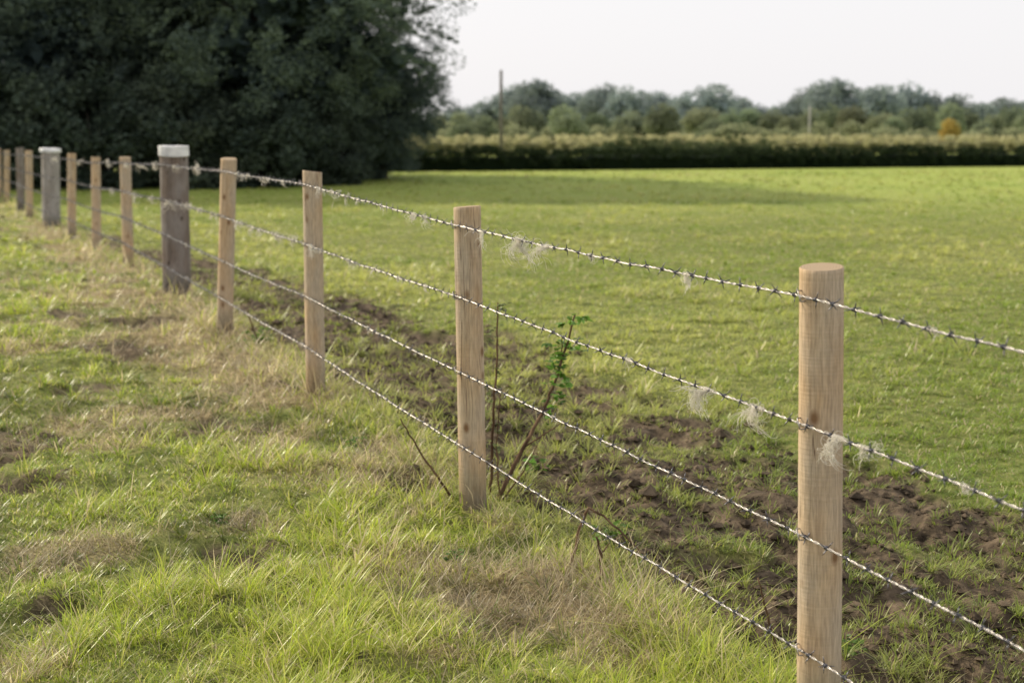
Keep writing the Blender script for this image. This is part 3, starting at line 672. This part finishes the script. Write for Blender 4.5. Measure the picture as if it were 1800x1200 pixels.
def far_tree(seed,cA,cB,H=10,rx=4.4,low=.26):
    rg=np.random.default_rng(seed); parts=[]; lobes=[(rg.normal(0,.4),0,H*.70,rx*rg.uniform(.5,.66))]
    for i in range(5):
        a=i*1.26+rg.uniform(-.5,.5); rr_=rx*rg.uniform(.28,.55); lobes.append((math.cos(a)*rr_,math.sin(a)*rr_,H*rg.uniform(.52,.70),rx*rg.uniform(.40,.56)))
    for i in range(8):
        a=i*2.4+rg.uniform(-.4,.4); rr_=rx*rg.uniform(.5,.78); lobes.append((math.cos(a)*rr_,math.sin(a)*rr_,H*rg.uniform(low,.56),rx*rg.uniform(.34,.5)))
    for (x,y,z,r_) in lobes:
        k_=rg.uniform(.85,1.15)
        c=ell_centers(48,(x,y,z),(r_,r_,r_*.88),int(rg.integers(1e6)),.84,.12)
        parts.append(leafcloud(c,rg.uniform(.35,.65,48),20,.28,int(rg.integers(1e6)),np.array(cA)*k_,np.array(cB)*k_,.85))
    c=ell_centers(40,(0,0,H*.48),(rx*.72,rx*.72,H*.32),seed+5,.1,.1); parts.append(leafcloud(c,np.full(40,1.3),20,1.0,seed,np.array(cA)*.9,np.array(cA),.8))
    return cloud_mesh('crown',parts,M_far),trunk_mesh(H*.7,.25,5,rx*.6,seed,M_bark)
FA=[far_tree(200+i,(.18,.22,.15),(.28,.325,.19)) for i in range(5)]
FB=[far_tree(220+i,(.245,.295,.305),(.33,.385,.355)) for i in range(6)]  # pale bluish leaf colours paint in the haze of distance
FO=far_tree(240,(.44,.32,.10),(.58,.45,.15))
rg=np.random.default_rng(77)
def topz(ypx,D): return 1.43+(236-ypx)/2500*D
rowx=[770,800,860,905,940,965,1010,1060,1100,1150,1195,1240,1285,1330,1370,1410,1455,1500,1540,1590,1625,1670,1710,1760,1810,1860,1920]
rowy=[200,186,172,150,136,158,160,146,152,160,164,146,166,182,180,154,134,154,146,144,160,164,178,170,172,165,160]
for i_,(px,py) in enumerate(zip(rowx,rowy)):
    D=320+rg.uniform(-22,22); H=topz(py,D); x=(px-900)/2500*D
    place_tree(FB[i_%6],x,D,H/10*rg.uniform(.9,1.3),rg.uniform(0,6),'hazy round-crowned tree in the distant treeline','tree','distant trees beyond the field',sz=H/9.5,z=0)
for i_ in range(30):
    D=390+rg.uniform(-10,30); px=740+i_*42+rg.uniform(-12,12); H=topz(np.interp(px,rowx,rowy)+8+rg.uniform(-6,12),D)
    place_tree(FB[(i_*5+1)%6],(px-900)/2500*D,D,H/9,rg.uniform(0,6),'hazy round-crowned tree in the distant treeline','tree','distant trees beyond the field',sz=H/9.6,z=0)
for i_ in range(34):
    D=205+rg.uniform(-25,25); px=775+i_*34+rg.uniform(-14,14); H=topz(rg.uniform(180,218),D)
    place_tree(FA[i_%5],(px-900)/2500*D,D,H/8.5*rg.uniform(.7,1.15),rg.uniform(0,6),'green bushy tree in the hedgerow beyond the field','tree','hedgerow trees beyond the field',sz=H/9.6,z=0)
place_tree(FO,(1660-900)/2500*145,145,.24,1.,'small orange autumn tree in the hedgerow',z=0,sz=.33)
for i_,(px,D,H) in enumerate([(1000,150,3.4),(1160,150,4.0),(1105,155,3.4),(1250,160,2.8),(850,122,2.6),(815,120,2.2),(1560,170,3.),(1720,160,2.6)]):
    place_tree(FA[i_%5],(px-900)/2500*D,D,H/8,i_*1.1,'small round green tree standing beyond the hedge','tree','small trees beyond the hedge',z=0)

def pole(x,y,H,r,label,mat):
    root=bpy.data.objects.new('utility_pole',None); COL.objects.link(root); root.location=(x,y,0); root['label']=label; root['category']='utility pole'; root['group']='wooden utility poles beyond the hedge'
    G=Geo(); G.tube([(0,0,-.5),(0,0,H*.5),(0,0,H)],[r*1.2,r,r*.8],12); obj('pole_shaft',G.mesh('pole_shaft',[mat]),root)
    G=Geo(); G.tube([(0,-.16,H-.2),(0,.16,H-.2)],.035,8)
    for q in (-.13,.13): G.tube([(0,q,H-.17),(0,q,H-.03)],[.03,.02],8)
    obj('crossarm',G.mesh('crossarm',[mat]),root)
pole(-.68,90,5.35,.105,'weathered wooden utility pole beyond the hedge',M_pole)
pole(30.4,147,4.2,.10,'slim pale distant utility pole in front of trees',M_pole2)

# ------------------------------------------------------------ light, sky, camera
az=R(-55); el=R(32)
sd=Vector((math.sin(az)*math.cos(el),math.cos(az)*math.cos(el),math.sin(el)))
sl=bpy.data.lights.new('sun','SUN'); sl.energy=5.0; sl.angle=R(.6); sl.color=(1,.89,.68)
so=bpy.data.objects.new('sun',sl); COL.objects.link(so); so.rotation_euler=(-sd).to_track_quat('-Z','Y').to_euler(); so.location=(-20,5,20)
w=bpy.data.worlds.new('World'); scene.world=w; w.use_nodes=True; nt=w.node_tree; nt.nodes.clear(); L=nt.links.new
wo=N(nt,'ShaderNodeOutputWorld'); bg=N(nt,'ShaderNodeBackground'); bg.inputs[1].default_value=.1
sky=N(nt,'ShaderNodeTexSky',sky_type='NISHITA'); sky.sun_disc=False; sky.sun_elevation=el; sky.sun_rotation=az%(2*math.pi); sky.dust_density=4; sky.air_density=1
mx=N(nt,'ShaderNodeMix',data_type='RGBA'); mx.inputs[0].default_value=.82; mx.inputs[7].default_value=(10.8,10.6,10.75,1)
L(sky.outputs[0],mx.inputs[6]); L(mx.outputs[2],bg.inputs[0]); L(bg.outputs[0],wo.inputs[0])
cam=bpy.data.cameras.new('camera'); co=bpy.data.objects.new('camera',cam); COL.objects.link(co)
co.location=(0,0,1.43); co.rotation_euler=(R(90-8.3),0,0); cam.lens=50; cam.sensor_width=36; cam.clip_start=.1; cam.clip_end=8000
cam.dof.use_dof=True; cam.dof.focus_distance=4.3; cam.dof.aperture_fstop=3.4
scene.camera=co
scene.view_settings.view_transform='Standard'; scene.view_settings.look='None'; scene.view_settings.exposure=0
